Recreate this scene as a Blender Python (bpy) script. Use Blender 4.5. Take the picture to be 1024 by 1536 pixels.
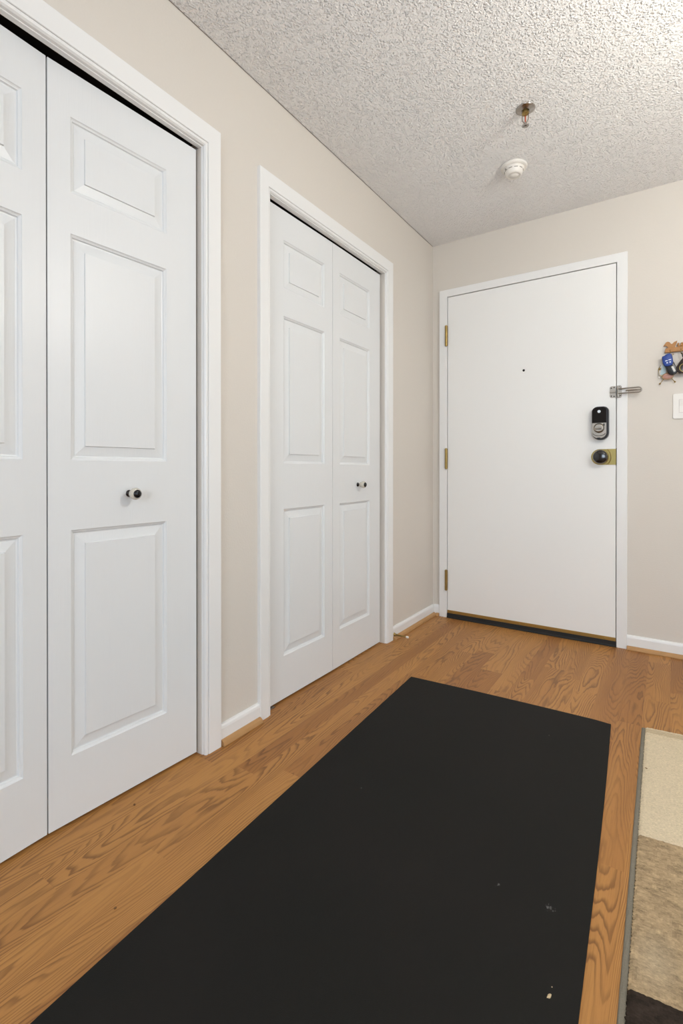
import bpy, bmesh, math, random
from mathutils import Vector, Matrix, noise
random.seed(7)
PI = math.pi
SC = bpy.context.scene
COL = SC.collection
for o in list(bpy.data.objects):
    bpy.data.objects.remove(o)

# ------------------------------------------------------------------ camera
F = 736.3158
cam = bpy.data.cameras.new('camera'); cam.sensor_fit = 'AUTO'; cam.sensor_width = 36.0
cam.lens = F * 36.0 / 1536.0
cam.shift_x = 0.0; cam.shift_y = (706.8214 - 768.0) / 1536.0
cam.clip_start = 0.02; cam.clip_end = 60
co = bpy.data.objects.new('camera', cam); COL.objects.link(co)
yaw, pit = 0.5908, -0.0034
fw = Vector((-math.sin(yaw) * math.cos(pit), math.cos(yaw) * math.cos(pit), math.sin(pit)))
co.location = (1.2973, -3.0117, 0.9502)
co.rotation_euler = fw.to_track_quat('-Z', 'Y').to_euler()
SC.camera = co

# ------------------------------------------------------------------ view / world / lights
SC.view_settings.view_transform = 'Standard'; SC.view_settings.look = 'None'
SC.view_settings.gamma = 1.0; SC.view_settings.use_curve_mapping = False
SC.view_settings.exposure = 0.0
LAMP_POS = (1.95, -1.66, 1.99)
LAMP_STRENGTH = 146.0
LAMP_COL = (1.0, 0.975, 0.91)
UPLIGHT_POS = (1.93, -1.33, 1.45)
UPLIGHT_STRENGTH = 54.0
UPLIGHT_COL = (1.0, 0.97, 0.84)
WIN_POWER = 60.0
WIN_COL = (0.88, 1.03, 1.19)
SIDE_FILL_POWER = 16.0
SIDE_FILL_COL = (0.75, 0.90, 1.05)
ROOM_X, ROOM_Y, CEIL = 3.9, -6.2, 2.409

world = bpy.data.worlds.new('sky'); SC.world = world; world.use_nodes = True
wn = world.node_tree.nodes; wl = world.node_tree.links
wn['Background'].inputs['Color'].default_value = (0.75, 0.87, 1.0, 1)
wn['Background'].inputs['Strength'].default_value = 1.0

def area(name, loc, rot, sx, sy, power, col):
    l = bpy.data.lights.new(name, 'AREA'); l.shape = 'RECTANGLE'; l.size = sx; l.size_y = sy
    l.energy = power; l.color = col
    o = bpy.data.objects.new(name, l); o.location = loc; o.rotation_euler = rot; COL.objects.link(o); return o
# daylight through the living room window in the wall behind the camera
area('window_daylight', (2.2, ROOM_Y + 0.14, 1.45), (PI / 2, 0, 0), 1.9, 1.4, WIN_POWER, WIN_COL)
# added side fill light, set in front of an invented patio door
area('added_side_fill', (ROOM_X - 0.10, -2.3, 1.07), (0, PI / 2, 0), 1.9, 1.7, SIDE_FILL_POWER, SIDE_FILL_COL)

# ------------------------------------------------------------------ materials
def new_mat(name):
    m = bpy.data.materials.new(name); m.use_nodes = True
    return m, m.node_tree.nodes, m.node_tree.links, m.node_tree.nodes['Principled BSDF']

def srgb(r, g, b):
    f = lambda c: (c / 255 / 12.92) if c / 255 <= 0.04045 else ((c / 255 + 0.055) / 1.055) ** 2.4
    return (f(r), f(g), f(b), 1)

def simple(name, col, rough=0.5, metal=0.0, var=0.04, vscale=8.0, bump=0.0, bscale=60.0, coat=0.0):
    m, n, l, p = new_mat(name)
    tc = n.new('ShaderNodeTexCoord'); nz = n.new('ShaderNodeTexNoise'); nz.inputs['Scale'].default_value = vscale
    nz.inputs['Detail'].default_value = 3
    l.new(tc.outputs['Object'], nz.inputs['Vector'])
    mr = n.new('ShaderNodeMapRange'); mr.inputs[3].default_value = 1 - var; mr.inputs[4].default_value = 1 + var
    l.new(nz.outputs[0], mr.inputs[0])
    hs = n.new('ShaderNodeHueSaturation'); hs.inputs['Color'].default_value = col
    l.new(mr.outputs[0], hs.inputs['Value']); l.new(hs.outputs[0], p.inputs['Base Color'])
    p.inputs['Roughness'].default_value = rough; p.inputs['Metallic'].default_value = metal
    if coat: p.inputs['Coat Weight'].default_value = coat
    if bump:
        b = n.new('ShaderNodeBump'); b.inputs['Strength'].default_value = 1.0; b.inputs['Distance'].default_value = bump
        n2 = n.new('ShaderNodeTexNoise'); n2.inputs['Scale'].default_value = bscale; n2.inputs['Detail'].default_value = 4
        l.new(tc.outputs['Object'], n2.inputs['Vector']); l.new(n2.outputs[0], b.inputs['Height'])
        l.new(b.outputs[0], p.inputs['Normal'])
    return m

M = {}
M['wall'] = simple('beige_wall_paint', (0.70, 0.65, 0.585, 1), 0.6, var=0.015, vscale=1.5, bump=0.0006, bscale=140)
M['trim'] = simple('white_trim_paint', (0.85, 0.845, 0.83, 1), 0.32, var=0.01, vscale=3, bump=0.0002, bscale=60)
M['steel_door'] = simple('white_door_paint', (0.88, 0.872, 0.85, 1), 0.42, var=0.012, vscale=2.0, bump=0.0003, bscale=35)
M['brass'] = simple('aged_brass', (0.38, 0.27, 0.10, 1), 0.36, 1.0, var=0.25, vscale=60)
M['brass_bright'] = simple('bright_brass', (0.36, 0.29, 0.11, 1), 0.38, 1.0, var=0.08, vscale=30)
M['brass_dull'] = simple('dull_gold_strip', (0.42, 0.27, 0.08, 1), 0.42, 0.8, var=0.12, vscale=20)
M['nickel'] = simple('satin_nickel', (0.38, 0.345, 0.30, 1), 0.34, 1.0, var=0.06, vscale=60)
M['chrome'] = simple('chrome', (0.42, 0.39, 0.36, 1), 0.22, 1.0, var=0.05, vscale=40)
M['bronze'] = simple('dark_bronze', (0.006, 0.005, 0.005, 1), 0.16, 0.0, var=0.1, vscale=30, coat=0.5)
M['black'] = simple('black_plastic', (0.008, 0.008, 0.009, 1), 0.3, var=0.1)
M['gloss_black'] = simple('glossy_black', (0.004, 0.004, 0.005, 1), 0.10, var=0.1)
M['rubber'] = simple('black_rubber', (0.006, 0.006, 0.006, 1), 0.7, var=0.1)
M['dark'] = simple('dark_track', (0.012, 0.009, 0.006, 1), 0.7, var=0.2)
M['white_plastic'] = simple('white_plastic', (0.82, 0.79, 0.74, 1), 0.35, var=0.01)
M['white_mark'] = simple('white_mark', (0.72, 0.76, 0.82, 1), 0.5, var=0.02)
M['ceramic'] = simple('cream_ceramic', (0.62, 0.58, 0.49, 1), 0.18, var=0.04, coat=0.6)
M['oak'] = simple('light_oak_trim', srgb(182, 138, 88), 0.55, var=0.12, vscale=30)
M['rack_wood'] = simple('honey_wood', srgb(172, 120, 64), 0.5, var=0.15, vscale=60)
M['blue'] = simple('blue_fabric', (0.008, 0.045, 0.26, 1), 0.5, var=0.15, vscale=60)
M['card'] = simple('pale_blue_card', (0.42, 0.55, 0.58, 1), 0.25, var=0.1, vscale=50)
M['pink'] = simple('pink_enamel', (0.50, 0.27, 0.22, 1), 0.35, var=0.25, vscale=160)
M['leather'] = simple('brown_leather', (0.022, 0.010, 0.005, 1), 0.3, var=0.4, vscale=60, coat=0.3)
M['red'] = simple('red_part', (0.45, 0.10, 0.05, 1), 0.3, var=0.1)
M['crumb'] = simple('tan_crumb', srgb(200, 178, 140), 0.8, var=0.2, vscale=200)
M['binding'] = simple('grey_binding', srgb(126, 120, 106), 0.95, var=0.18, vscale=420, bump=0.001, bscale=500)
M['inside'] = simple('closet_interior_paint', (0.30, 0.28, 0.25, 1), 0.7, var=0.02)

# moulded bifold door skin: white paint over an embossed wood grain
def door_skin():
    m, n, l, p = new_mat('white_moulded_door_paint')
    p.inputs['Base Color'].default_value = (0.775, 0.785, 0.785, 1); p.inputs['Roughness'].default_value = 0.36
    tc = n.new('ShaderNodeTexCoord'); mp = n.new('ShaderNodeMapping'); mp.inputs['Scale'].default_value = (150, 190, 7)
    l.new(tc.outputs['Object'], mp.inputs[0])
    nz = n.new('ShaderNodeTexNoise'); nz.inputs['Scale'].default_value = 1.0; nz.inputs['Detail'].default_value = 4
    nz.inputs['Distortion'].default_value = 1.0
    l.new(mp.outputs[0], nz.inputs['Vector'])
    b = n.new('ShaderNodeBump'); b.inputs['Distance'].default_value = 0.00035; b.inputs['Strength'].default_value = 0.8
    l.new(nz.outputs[0], b.inputs['Height']); l.new(b.outputs[0], p.inputs['Normal'])
    return m
M['door_skin'] = door_skin()

def popcorn():
    m, n, l, p = new_mat('white_popcorn_texture')
    p.inputs['Base Color'].default_value = (0.905, 0.90, 0.90, 1); p.inputs['Roughness'].default_value = 0.85
    tc = n.new('ShaderNodeTexCoord')
    a = n.new('ShaderNodeTexNoise'); a.inputs['Scale'].default_value = 165; a.inputs['Detail'].default_value = 2.5
    w = n.new('ShaderNodeTexNoise'); w.inputs['Scale'].default_value = 70; w.inputs['Detail'].default_value = 1.0
    v = n.new('ShaderNodeTexVoronoi'); v.inputs['Scale'].default_value = 120; v.feature = 'SMOOTH_F1'; v.inputs['Smoothness'].default_value = 0.2
    for t in (a, w): l.new(tc.outputs['Object'], t.inputs['Vector'])
    d = n.new('ShaderNodeTexNoise'); d.inputs['Scale'].default_value = 90; d.inputs['Detail'].default_value = 1
    l.new(tc.outputs['Object'], d.inputs['Vector'])
    va = n.new('ShaderNodeVectorMath'); va.operation = 'MULTIPLY_ADD'; va.inputs[1].default_value = (.012, .012, .012)
    l.new(d.outputs['Color'], va.inputs[0]); l.new(tc.outputs['Object'], va.inputs[2]); l.new(va.outputs[0], v.inputs['Vector'])
    r2 = n.new('ShaderNodeMapRange'); r2.interpolation_type = 'SMOOTHSTEP'; r2.inputs[1].default_value = 0.08; r2.inputs[2].default_value = 0.62
    r2.inputs[3].default_value = 1.0; r2.inputs[4].default_value = 0.0
    l.new(v.outputs['Distance'], r2.inputs[0])
    rw = n.new('ShaderNodeMapRange'); rw.inputs[1].default_value = 0.35; rw.inputs[2].default_value = 0.6; rw.inputs[3].default_value = 0.4
    l.new(w.outputs[0], rw.inputs[0])
    m1 = n.new('ShaderNodeMath'); m1.operation = 'MULTIPLY'; l.new(r2.outputs[0], m1.inputs[0]); l.new(rw.outputs[0], m1.inputs[1])
    mx = n.new('ShaderNodeMath'); mx.operation = 'MULTIPLY_ADD'; mx.inputs[1].default_value = 0.7
    l.new(a.outputs[0], mx.inputs[0]); l.new(m1.outputs[0], mx.inputs[2])
    b = n.new('ShaderNodeBump'); b.inputs['Distance'].default_value = 0.0046; b.inputs['Strength'].default_value = 1.0
    l.new(mx.outputs[0], b.inputs['Height']); l.new(b.outputs[0], p.inputs['Normal'])
    return m
M['popcorn'] = popcorn()

def floor_mat():
    m, n, l, p = new_mat('oak_laminate_strips')
    uv = n.new('ShaderNodeUVMap'); uv.uv_map = 'plank'
    at = n.new('ShaderNodeAttribute'); at.attribute_name = 'tone'
    sep = n.new('ShaderNodeSeparateColor'); l.new(at.outputs['Color'], sep.inputs[0])
    sx = n.new('ShaderNodeSeparateXYZ'); l.new(uv.outputs[0], sx.inputs[0])
    def math_(op, a, b=None, c=None):
        q = n.new('ShaderNodeMath'); q.operation = op
        for i, v in enumerate((a, b, c)):
            if v is None: continue
            if isinstance(v, (int, float)): q.inputs[i].default_value = v
            else: l.new(v, q.inputs[i])
        return q.outputs[0]
    X, Y = sx.outputs[0], sx.outputs[1]          # X: metres across from a point of the strip, Y: metres along
    rnd = sep.outputs[1]; off = math_('MULTIPLY', rnd, 37.0)
    def nz(ax, ay, az, det=2, dist=0.0, rough=0.5):
        c = n.new('ShaderNodeCombineXYZ'); l.new(math_('MULTIPLY', X, ax), c.inputs[0]); l.new(math_('MULTIPLY', Y, ay), c.inputs[1])
        l.new(math_('ADD', off, az), c.inputs[2])
        t = n.new('ShaderNodeTexNoise'); t.inputs['Scale'].default_value = 1; t.inputs['Detail'].default_value = det
        t.inputs['Distortion'].default_value = dist; t.inputs['Roughness'].default_value = rough
        l.new(c.outputs[0], t.inputs['Vector']); return t.outputs[0]
    # cathedral rings: phase runs along the strip, bent into arches by the distance from the heart line
    x2 = math_('MULTIPLY', math_('MULTIPLY', X, X), 1100.0)
    n1 = nz(13, 1.8, 0.0, 1, 0.0); n2 = nz(80, 12, 5.0, 2, 0.0)
    ph = math_('ADD', math_('MULTIPLY', Y, 9.0), x2)
    ph = math_('ADD', ph, math_('MULTIPLY', n1, 13.0)); ph = math_('ADD', ph, math_('MULTIPLY', n2, 0.9))
    fr = math_('FRACT', ph)
    rr = n.new('ShaderNodeMapRange'); rr.interpolation_type = 'SMOOTHSTEP'
    rr.inputs[1].default_value = 0.40; rr.inputs[2].default_value = 0.86
    l.new(fr, rr.inputs[0])
    rr2 = n.new('ShaderNodeMapRange'); rr2.interpolation_type = 'SMOOTHSTEP'
    rr2.inputs[1].default_value = 0.86; rr2.inputs[2].default_value = 1.0; rr2.inputs[3].default_value = 1.0; rr2.inputs[4].default_value = 0.0
    l.new(fr, rr2.inputs[0])
    ring = math_('MULTIPLY', rr.outputs[0], rr2.outputs[0])
    vis = nz(9, 2.2, 9.0, 2)                       # rings fade in and out
    vr = n.new('ShaderNodeMapRange'); vr.inputs[1].default_value = 0.36; vr.inputs[2].default_value = 0.62
    vr.inputs[3].default_value = 0.28; vr.inputs[4].default_value = 1.0
    l.new(vis, vr.inputs[0])
    ring = math_('MULTIPLY', ring, vr.outputs[0])
    pores = nz(420, 9, 3.0, 3, 0.0, 0.7)
    pr = n.new('ShaderNodeMapRange'); pr.inputs[1].default_value = 0.5; pr.inputs[2].default_value = 0.72
    l.new(pores, pr.inputs[0])
    broad = nz(22, 1.4, 13.0, 3)
    br = n.new('ShaderNodeMapRange'); br.inputs[1].default_value = 0.3; br.inputs[2].default_value = 0.7
    l.new(broad, br.inputs[0])
    def mix(f, a, b):
        q = n.new('ShaderNodeMix'); q.data_type = 'RGBA'
        if isinstance(f, (int, float)): q.inputs[0].default_value = f
        else: l.new(f, q.inputs[0])
        for i, v in ((6, a), (7, b)):
            if isinstance(v, tuple): q.inputs[i].default_value = v
            else: l.new(v, q.inputs[i])
        return q.outputs[2]
    light = FLOOR_LIGHT; mid = FLOOR_MID; dark = FLOOR_DARK
    base = mix(math_('ADD', math_('MULTIPLY', br.outputs[0], 0.30), math_('MULTIPLY', sep.outputs[0], 0.72)), light, mid)
    c = mix(math_('MULTIPLY', ring, 0.66), base, dark)
    c = mix(math_('MULTIPLY', pr.outputs[0], 0.28), c, dark)
    l.new(c, p.inputs['Base Color'])
    p.inputs['Roughness'].default_value = 0.42
    p.inputs['Specular IOR Level'].default_value = 0.28
    b = n.new('ShaderNodeBump'); b.inputs['Distance'].default_value = 0.0002; b.inputs['Strength'].default_value = 0.5
    l.new(pores, b.inputs['Height']); l.new(b.outputs[0], p.inputs['Normal'])
    return m
FLOOR_LIGHT = (0.50, 0.240, 0.068, 1)
FLOOR_MID = (0.33, 0.138, 0.038, 1)
FLOOR_DARK = (0.125, 0.047, 0.015, 1)
M['floor'] = floor_mat()

def mat_material():
    m, n, l, p = new_mat('black_foam_rubber')
    tc = n.new('ShaderNodeTexCoord')
    def T(kind, sc): 
        t = n.new(kind); t.inputs['Scale'].default_value = sc; l.new(tc.outputs['Object'], t.inputs['Vector']); return t
    a = T('ShaderNodeTexNoise', 2.5); a.inputs['Detail'].default_value = 5
    mr = n.new('ShaderNodeMapRange'); mr.inputs[1].default_value = 0.3; mr.inputs[2].default_value = 0.7
    l.new(a.outputs[0], mr.inputs[0])
    mx = n.new('ShaderNodeMix'); mx.data_type = 'RGBA'; mx.inputs[6].default_value = (0.0062, 0.0062, 0.0048, 1); mx.inputs[7].default_value = (0.0085, 0.0074, 0.0060, 1)
    l.new(mr.outputs[0], mx.inputs[0])
    # sparse lint specks
    v = T('ShaderNodeTexVoronoi', 16); lt = n.new('ShaderNodeMath'); lt.operation = 'LESS_THAN'; lt.inputs[1].default_value = 0.022
    l.new(v.outputs['Distance'], lt.inputs[0])
    # keep roughly a third of the specks
    sp = n.new('ShaderNodeSeparateColor'); l.new(v.outputs['Color'], sp.inputs[0])
    gt = n.new('ShaderNodeMath'); gt.operation = 'GREATER_THAN'; gt.inputs[1].default_value = 0.72; l.new(sp.outputs[0], gt.inputs[0])
    mu = n.new('ShaderNodeMath'); mu.operation = 'MULTIPLY'; l.new(lt.outputs[0], mu.inputs[0]); l.new(gt.outputs[0], mu.inputs[1])
    # chalky scuffs
    def scuff(cx, cy, rx, ry, rot, sc, th):
        mp = n.new('ShaderNodeMapping'); mp.vector_type = 'TEXTURE'; mp.inputs['Location'].default_value = (cx, cy, 0)
        mp.inputs['Rotation'].default_value = (0, 0, rot); mp.inputs['Scale'].default_value = (rx, ry, 1)
        l.new(tc.outputs['Object'], mp.inputs[0])
        g = n.new('ShaderNodeTexGradient'); g.gradient_type = 'SPHERICAL'
        # flatten z
        vm = n.new('ShaderNodeVectorMath'); vm.operation = 'MULTIPLY'; vm.inputs[1].default_value = (1, 1, 0); l.new(mp.outputs[0], vm.inputs[0])
        l.new(vm.outputs[0], g.inputs[0])
        s = T('ShaderNodeTexNoise', sc); s.inputs['Detail'].default_value = 3
        add = n.new('ShaderNodeMath'); add.operation = 'MULTIPLY_ADD'; add.inputs[1].default_value = 0.35
        l.new(g.outputs['Fac'], add.inputs[0]); l.new(s.outputs[0], add.inputs[2])
        r = n.new('ShaderNodeMapRange'); r.inputs[1].default_value = th; r.inputs[2].default_value = th + 0.12
        l.new(add.outputs[0], r.inputs[0])
        q = n.new('ShaderNodeMath'); q.operation = 'MULTIPLY'; l.new(r.outputs[0], q.inputs[0])
        st = n.new('ShaderNodeMath'); st.operation = 'GREATER_THAN'; st.inputs[1].default_value = 0.02; l.new(g.outputs['Fac'], st.inputs[0])
        l.new(st.outputs[0], q.inputs[1]); return q.outputs[0]
    s1 = scuff(SCUFF[0][0], SCUFF[0][1], .016, .013, 0, 260, 0.70)
    s2 = scuff(SCUFF[1][0], SCUFF[1][1], .007, .024, -0.2, 160, 0.76)
    ad = n.new('ShaderNodeMath'); ad.operation = 'MAXIMUM'; l.new(s1, ad.inputs[0]); l.new(s2, ad.inputs[1])
    m1 = n.new('ShaderNodeMath'); m1.operation = 'MULTIPLY'; m1.inputs[1].default_value = 0.3; l.new(ad.outputs[0], m1.inputs[0])
    m0 = n.new('ShaderNodeMath'); m0.operation = 'MULTIPLY'; m0.inputs[1].default_value = 0.45; l.new(mu.outputs[0], m0.inputs[0])
    mm = n.new('ShaderNodeMath'); mm.operation = 'MAXIMUM'; l.new(m1.outputs[0], mm.inputs[0]); l.new(m0.outputs[0], mm.inputs[1])
    fx = n.new('ShaderNodeMix'); fx.data_type = 'RGBA'; fx.inputs[7].default_value = (0.4, 0.4, 0.38, 1)
    l.new(mm.outputs[0], fx.inputs[0]); l.new(mx.outputs[2], fx.inputs[6]); l.new(fx.outputs[2], p.inputs['Base Color'])
    p.inputs['Roughness'].default_value = 0.7; p.inputs['Specular IOR Level'].default_value = 0.22
    b = n.new('ShaderNodeBump'); b.inputs['Distance'].default_value = 0.0004; t = T('ShaderNodeTexNoise', 700)
    l.new(t.outputs[0], b.inputs['Height']); l.new(b.outputs[0], p.inputs['Normal'])
    return m

# ------------------------------------------------------------------ mesh helpers
def obj(name, bm, mat, parent=None, smooth=False, label=None, cat=None, group=None, kind=None, recalc=True):
    if recalc: bmesh.ops.recalc_face_normals(bm, faces=bm.faces[:])
    me = bpy.data.meshes.new(name); bm.to_mesh(me); bm.free()
    if smooth:
        me.polygons.foreach_set('use_smooth', [True] * len(me.polygons))
    if mat: me.materials.append(mat)
    o = bpy.data.objects.new(name, me); COL.objects.link(o)
    if parent: o.parent = parent
    return tag(o, label, cat, group, kind)
def tag(o, label=None, cat=None, group=None, kind=None):
    if label: o['label'] = label
    if cat: o['category'] = cat
    if group: o['group'] = group
    if kind: o['kind'] = kind
    return o
def empty(name, loc, label=None, cat=None, group=None, kind=None, parent=None, rz=0):
    o = bpy.data.objects.new(name, None); o.location = loc; o.rotation_euler = (0, 0, rz); o.empty_display_size = .05
    COL.objects.link(o); o.parent = parent
    return tag(o, label, cat, group, kind)
def NB(): return bmesh.new()
def box(bm, a, b, bevel=0.0, seg=2):
    (x0, y0, z0), (x1, y1, z1) = a, b
    r = bmesh.ops.create_cube(bm, size=1.0)
    vs = r['verts']
    for v in vs:
        v.co = Vector(((x0 + x1) / 2 + v.co.x * (x1 - x0), (y0 + y1) / 2 + v.co.y * (y1 - y0), (z0 + z1) / 2 + v.co.z * (z1 - z0)))
    if bevel:
        es = list({e for v in vs for e in v.link_edges})
        bmesh.ops.bevel(bm, geom=es, offset=bevel, segments=seg, affect='EDGES', profile=0.5)
def tube(bm, pts, r, n=10, caps=True):
    pts = [Vector(p) for p in pts]; rings = []
    rs = r if isinstance(r, (list, tuple)) else [r] * len(pts)
    up = None
    for i, p in enumerate(pts):
        d = (pts[min(i + 1, len(pts) - 1)] - pts[max(i - 1, 0)]).normalized()
        if up is None:
            up = d.orthogonal().normalized()
        else:
            up = (up - d * up.dot(d))
            up = up.normalized() if up.length > 1e-6 else d.orthogonal().normalized()
        s = d.cross(up)
        rings.append([bm.verts.new(p + (up * math.cos(2 * PI * k / n) + s * math.sin(2 * PI * k / n)) * rs[i]) for k in range(n)])
    for a, b in zip(rings, rings[1:]):
        for k in range(n): bm.faces.new((a[k], a[(k + 1) % n], b[(k + 1) % n], b[k]))
    if caps:
        bm.faces.new(rings[0][::-1]); bm.faces.new(rings[-1])
def lathe(bm, prof, origin, axis, n=32):
    """prof: list of (r, t) with t along axis from origin"""
    ax = Vector(axis).normalized(); u = ax.orthogonal().normalized(); w = ax.cross(u); O = Vector(origin); rings = []
    for r, t in prof:
        c = O + ax * t
        if r < 1e-6: rings.append([bm.verts.new(c)])
        else: rings.append([bm.verts.new(c + (u * math.cos(2 * PI * k / n) + w * math.sin(2 * PI * k / n)) * r) for k in range(n)])
    for a, b in zip(rings, rings[1:]):
        for k in range(n):
            q = [a[k % len(a)], a[(k + 1) % len(a)], b[(k + 1) % len(b)], b[k % len(b)]]
            q2 = []
            for v in q:
                if v not in q2: q2.append(v)
            if len(q2) >= 3: bm.faces.new(q2)
    for rg, rv in ((rings[0], True), (rings[-1], False)):
        if len(rg) > 2: bm.faces.new(rg[::-1] if rv else rg)
def prism(bm, pts, axis, a, b, bevel=0.0):
    """extrude the 2D outline pts along axis from a to b; axis 0:(y,z) 1:(x,z) 2:(x,y)"""
    def P(p, t):
        return {0: (t, p[0], p[1]), 1: (p[0], t, p[1]), 2: (p[0], p[1], t)}[axis]
    va = [bm.verts.new(P(p, a)) for p in pts]; vb = [bm.verts.new(P(p, b)) for p in pts]
    n = len(pts)
    f0 = bm.faces.new(va); f1 = bm.faces.new(vb[::-1])
    for i in range(n): bm.faces.new((va[i], va[(i + 1) % n], vb[(i + 1) % n], vb[i]))
    if bevel:
        es = list(f1.edges)
        bmesh.ops.bevel(bm, geom=es, offset=bevel, segments=3, affect='EDGES', profile=0.5)
def rrect(cx, cy, w, h, r, n=6, rot=0.0, rs=None):
    rs = rs or [r] * 4; out = []
    for i, (sx, sy, a0) in enumerate(((1, 1, 0), (-1, 1, PI / 2), (-1, -1, PI), (1, -1, 1.5 * PI))):
        q = rs[i]
        for k in range(n + 1):
            a = a0 + PI / 2 * k / n
            out.append((sx * (w / 2 - q) + q * math.cos(a), sy * (h / 2 - q) + q * math.sin(a)))
    c, s = math.cos(rot), math.sin(rot)
    return [(cx + x * c - y * s, cy + x * s + y * c) for x, y in out]

# ------------------------------------------------------------------ floor
def build_floor():
    edges = [-0.85, -0.73, -0.62, -0.52, -0.42, -0.31, -0.20, -0.11, -0.03, 0.061, 0.148, 0.218, 0.282, 0.37, 0.46, 0.544, 0.649, 0.72, 0.792, 0.882, 0.96, 1.039, 1.129, 1.208]
    while edges[-1] < ROOM_X + .1: edges.append(edges[-1] + random.choice((.075, .09, .1)))
    joints = {0.061: [-2.452], 0.218: [-2.259], 0.148: [-1.895, -2.62], 0.544: [-0.70], 0.792: [-0.50], 1.039: [-0.257, -1.066], 1.208: [-0.62, -0.15]}
    bm = NB(); uvl = bm.loops.layers.uv.new('plank'); cl = bm.loops.layers.color.new('tone')
    for x0, x1 in zip(edges, edges[1:]):
        js = list(joints.get(x0, []))
        if not js: js = [-random.uniform(.2, 1.1)]
        js.sort(reverse=True)
        while js[-1] > ROOM_Y + .2: js.append(js[-1] - random.uniform(.55, 1.1))
        ys = [0.16] + [j for j in js if j > ROOM_Y] + [ROOM_Y - .1]
        for y0, y1 in zip(ys, ys[1:]):
            tone = random.random(); r2 = random.random(); xc = random.uniform(-.2, 1.2); hx = x0 + (x1 - x0) * xc
            sg = random.choice((-1, 1)); sy = random.uniform(0, 30)
            vs = [bm.verts.new(c) for c in ((x0, y1, 0), (x1, y1, 0), (x1, y0, 0), (x0, y0, 0))]
            f = bm.faces.new(vs)
            for lp in f.loops:
                lp[uvl].uv = (lp.vert.co.x - hx, sg * lp.vert.co.y + sy); lp[cl] = (tone, r2, 0, 1)
    # slab under the strips
    box(bm, (edges[0], ROOM_Y - .1, -.06), (edges[-1], .16, -.004))
    return obj('floor', bm, M['floor'], kind='structure', label='light oak laminate floor of narrow strips under the mat', cat='floor', recalc=False)
build_floor()

# ------------------------------------------------------------------ walls
C1a, C1b, C2a, C2b, OPZ = -3.76, -1.915, -1.585, -0.655, 2.02
WT = 0.115
def wall_left():
    bm = NB()
    for y0, y1, z0, z1 in ((ROOM_Y, C1a, 0, CEIL), (C1a, C1b, OPZ + .03, CEIL), (C1b, C2a, 0, CEIL), (C2a, C2b, OPZ + .03, CEIL), (C2b, WT, 0, CEIL)):
        box(bm, (-WT, y0, z0), (0, y1, z1))
    obj('wall_left', bm, M['wall'], kind='structure', label='long beige wall holding the two white closet doors', cat='wall')
    bm = NB()
    # closets behind: back, sides and lid
    for a, b in ((C1a, C1b), (C2a, C2b)):
        box(bm, (-.76, a - .06, 0), (-.72, b + .06, CEIL)); box(bm, (-.72, a - .06, 0), (-WT, a - .03, CEIL)); box(bm, (-.72, b + .03, 0), (-WT, b + .06, CEIL))
    obj('wall_closet', bm, M['inside'], kind='structure', label='inner walls of the closets behind the white doors', cat='wall')
wall_left()
DL, DR, DT, DB = 0.1065, 1.0529, 2.0535, 0.049
FO_L, FO_R, FO_T = 0.0514, 1.1054, 2.1036
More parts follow.
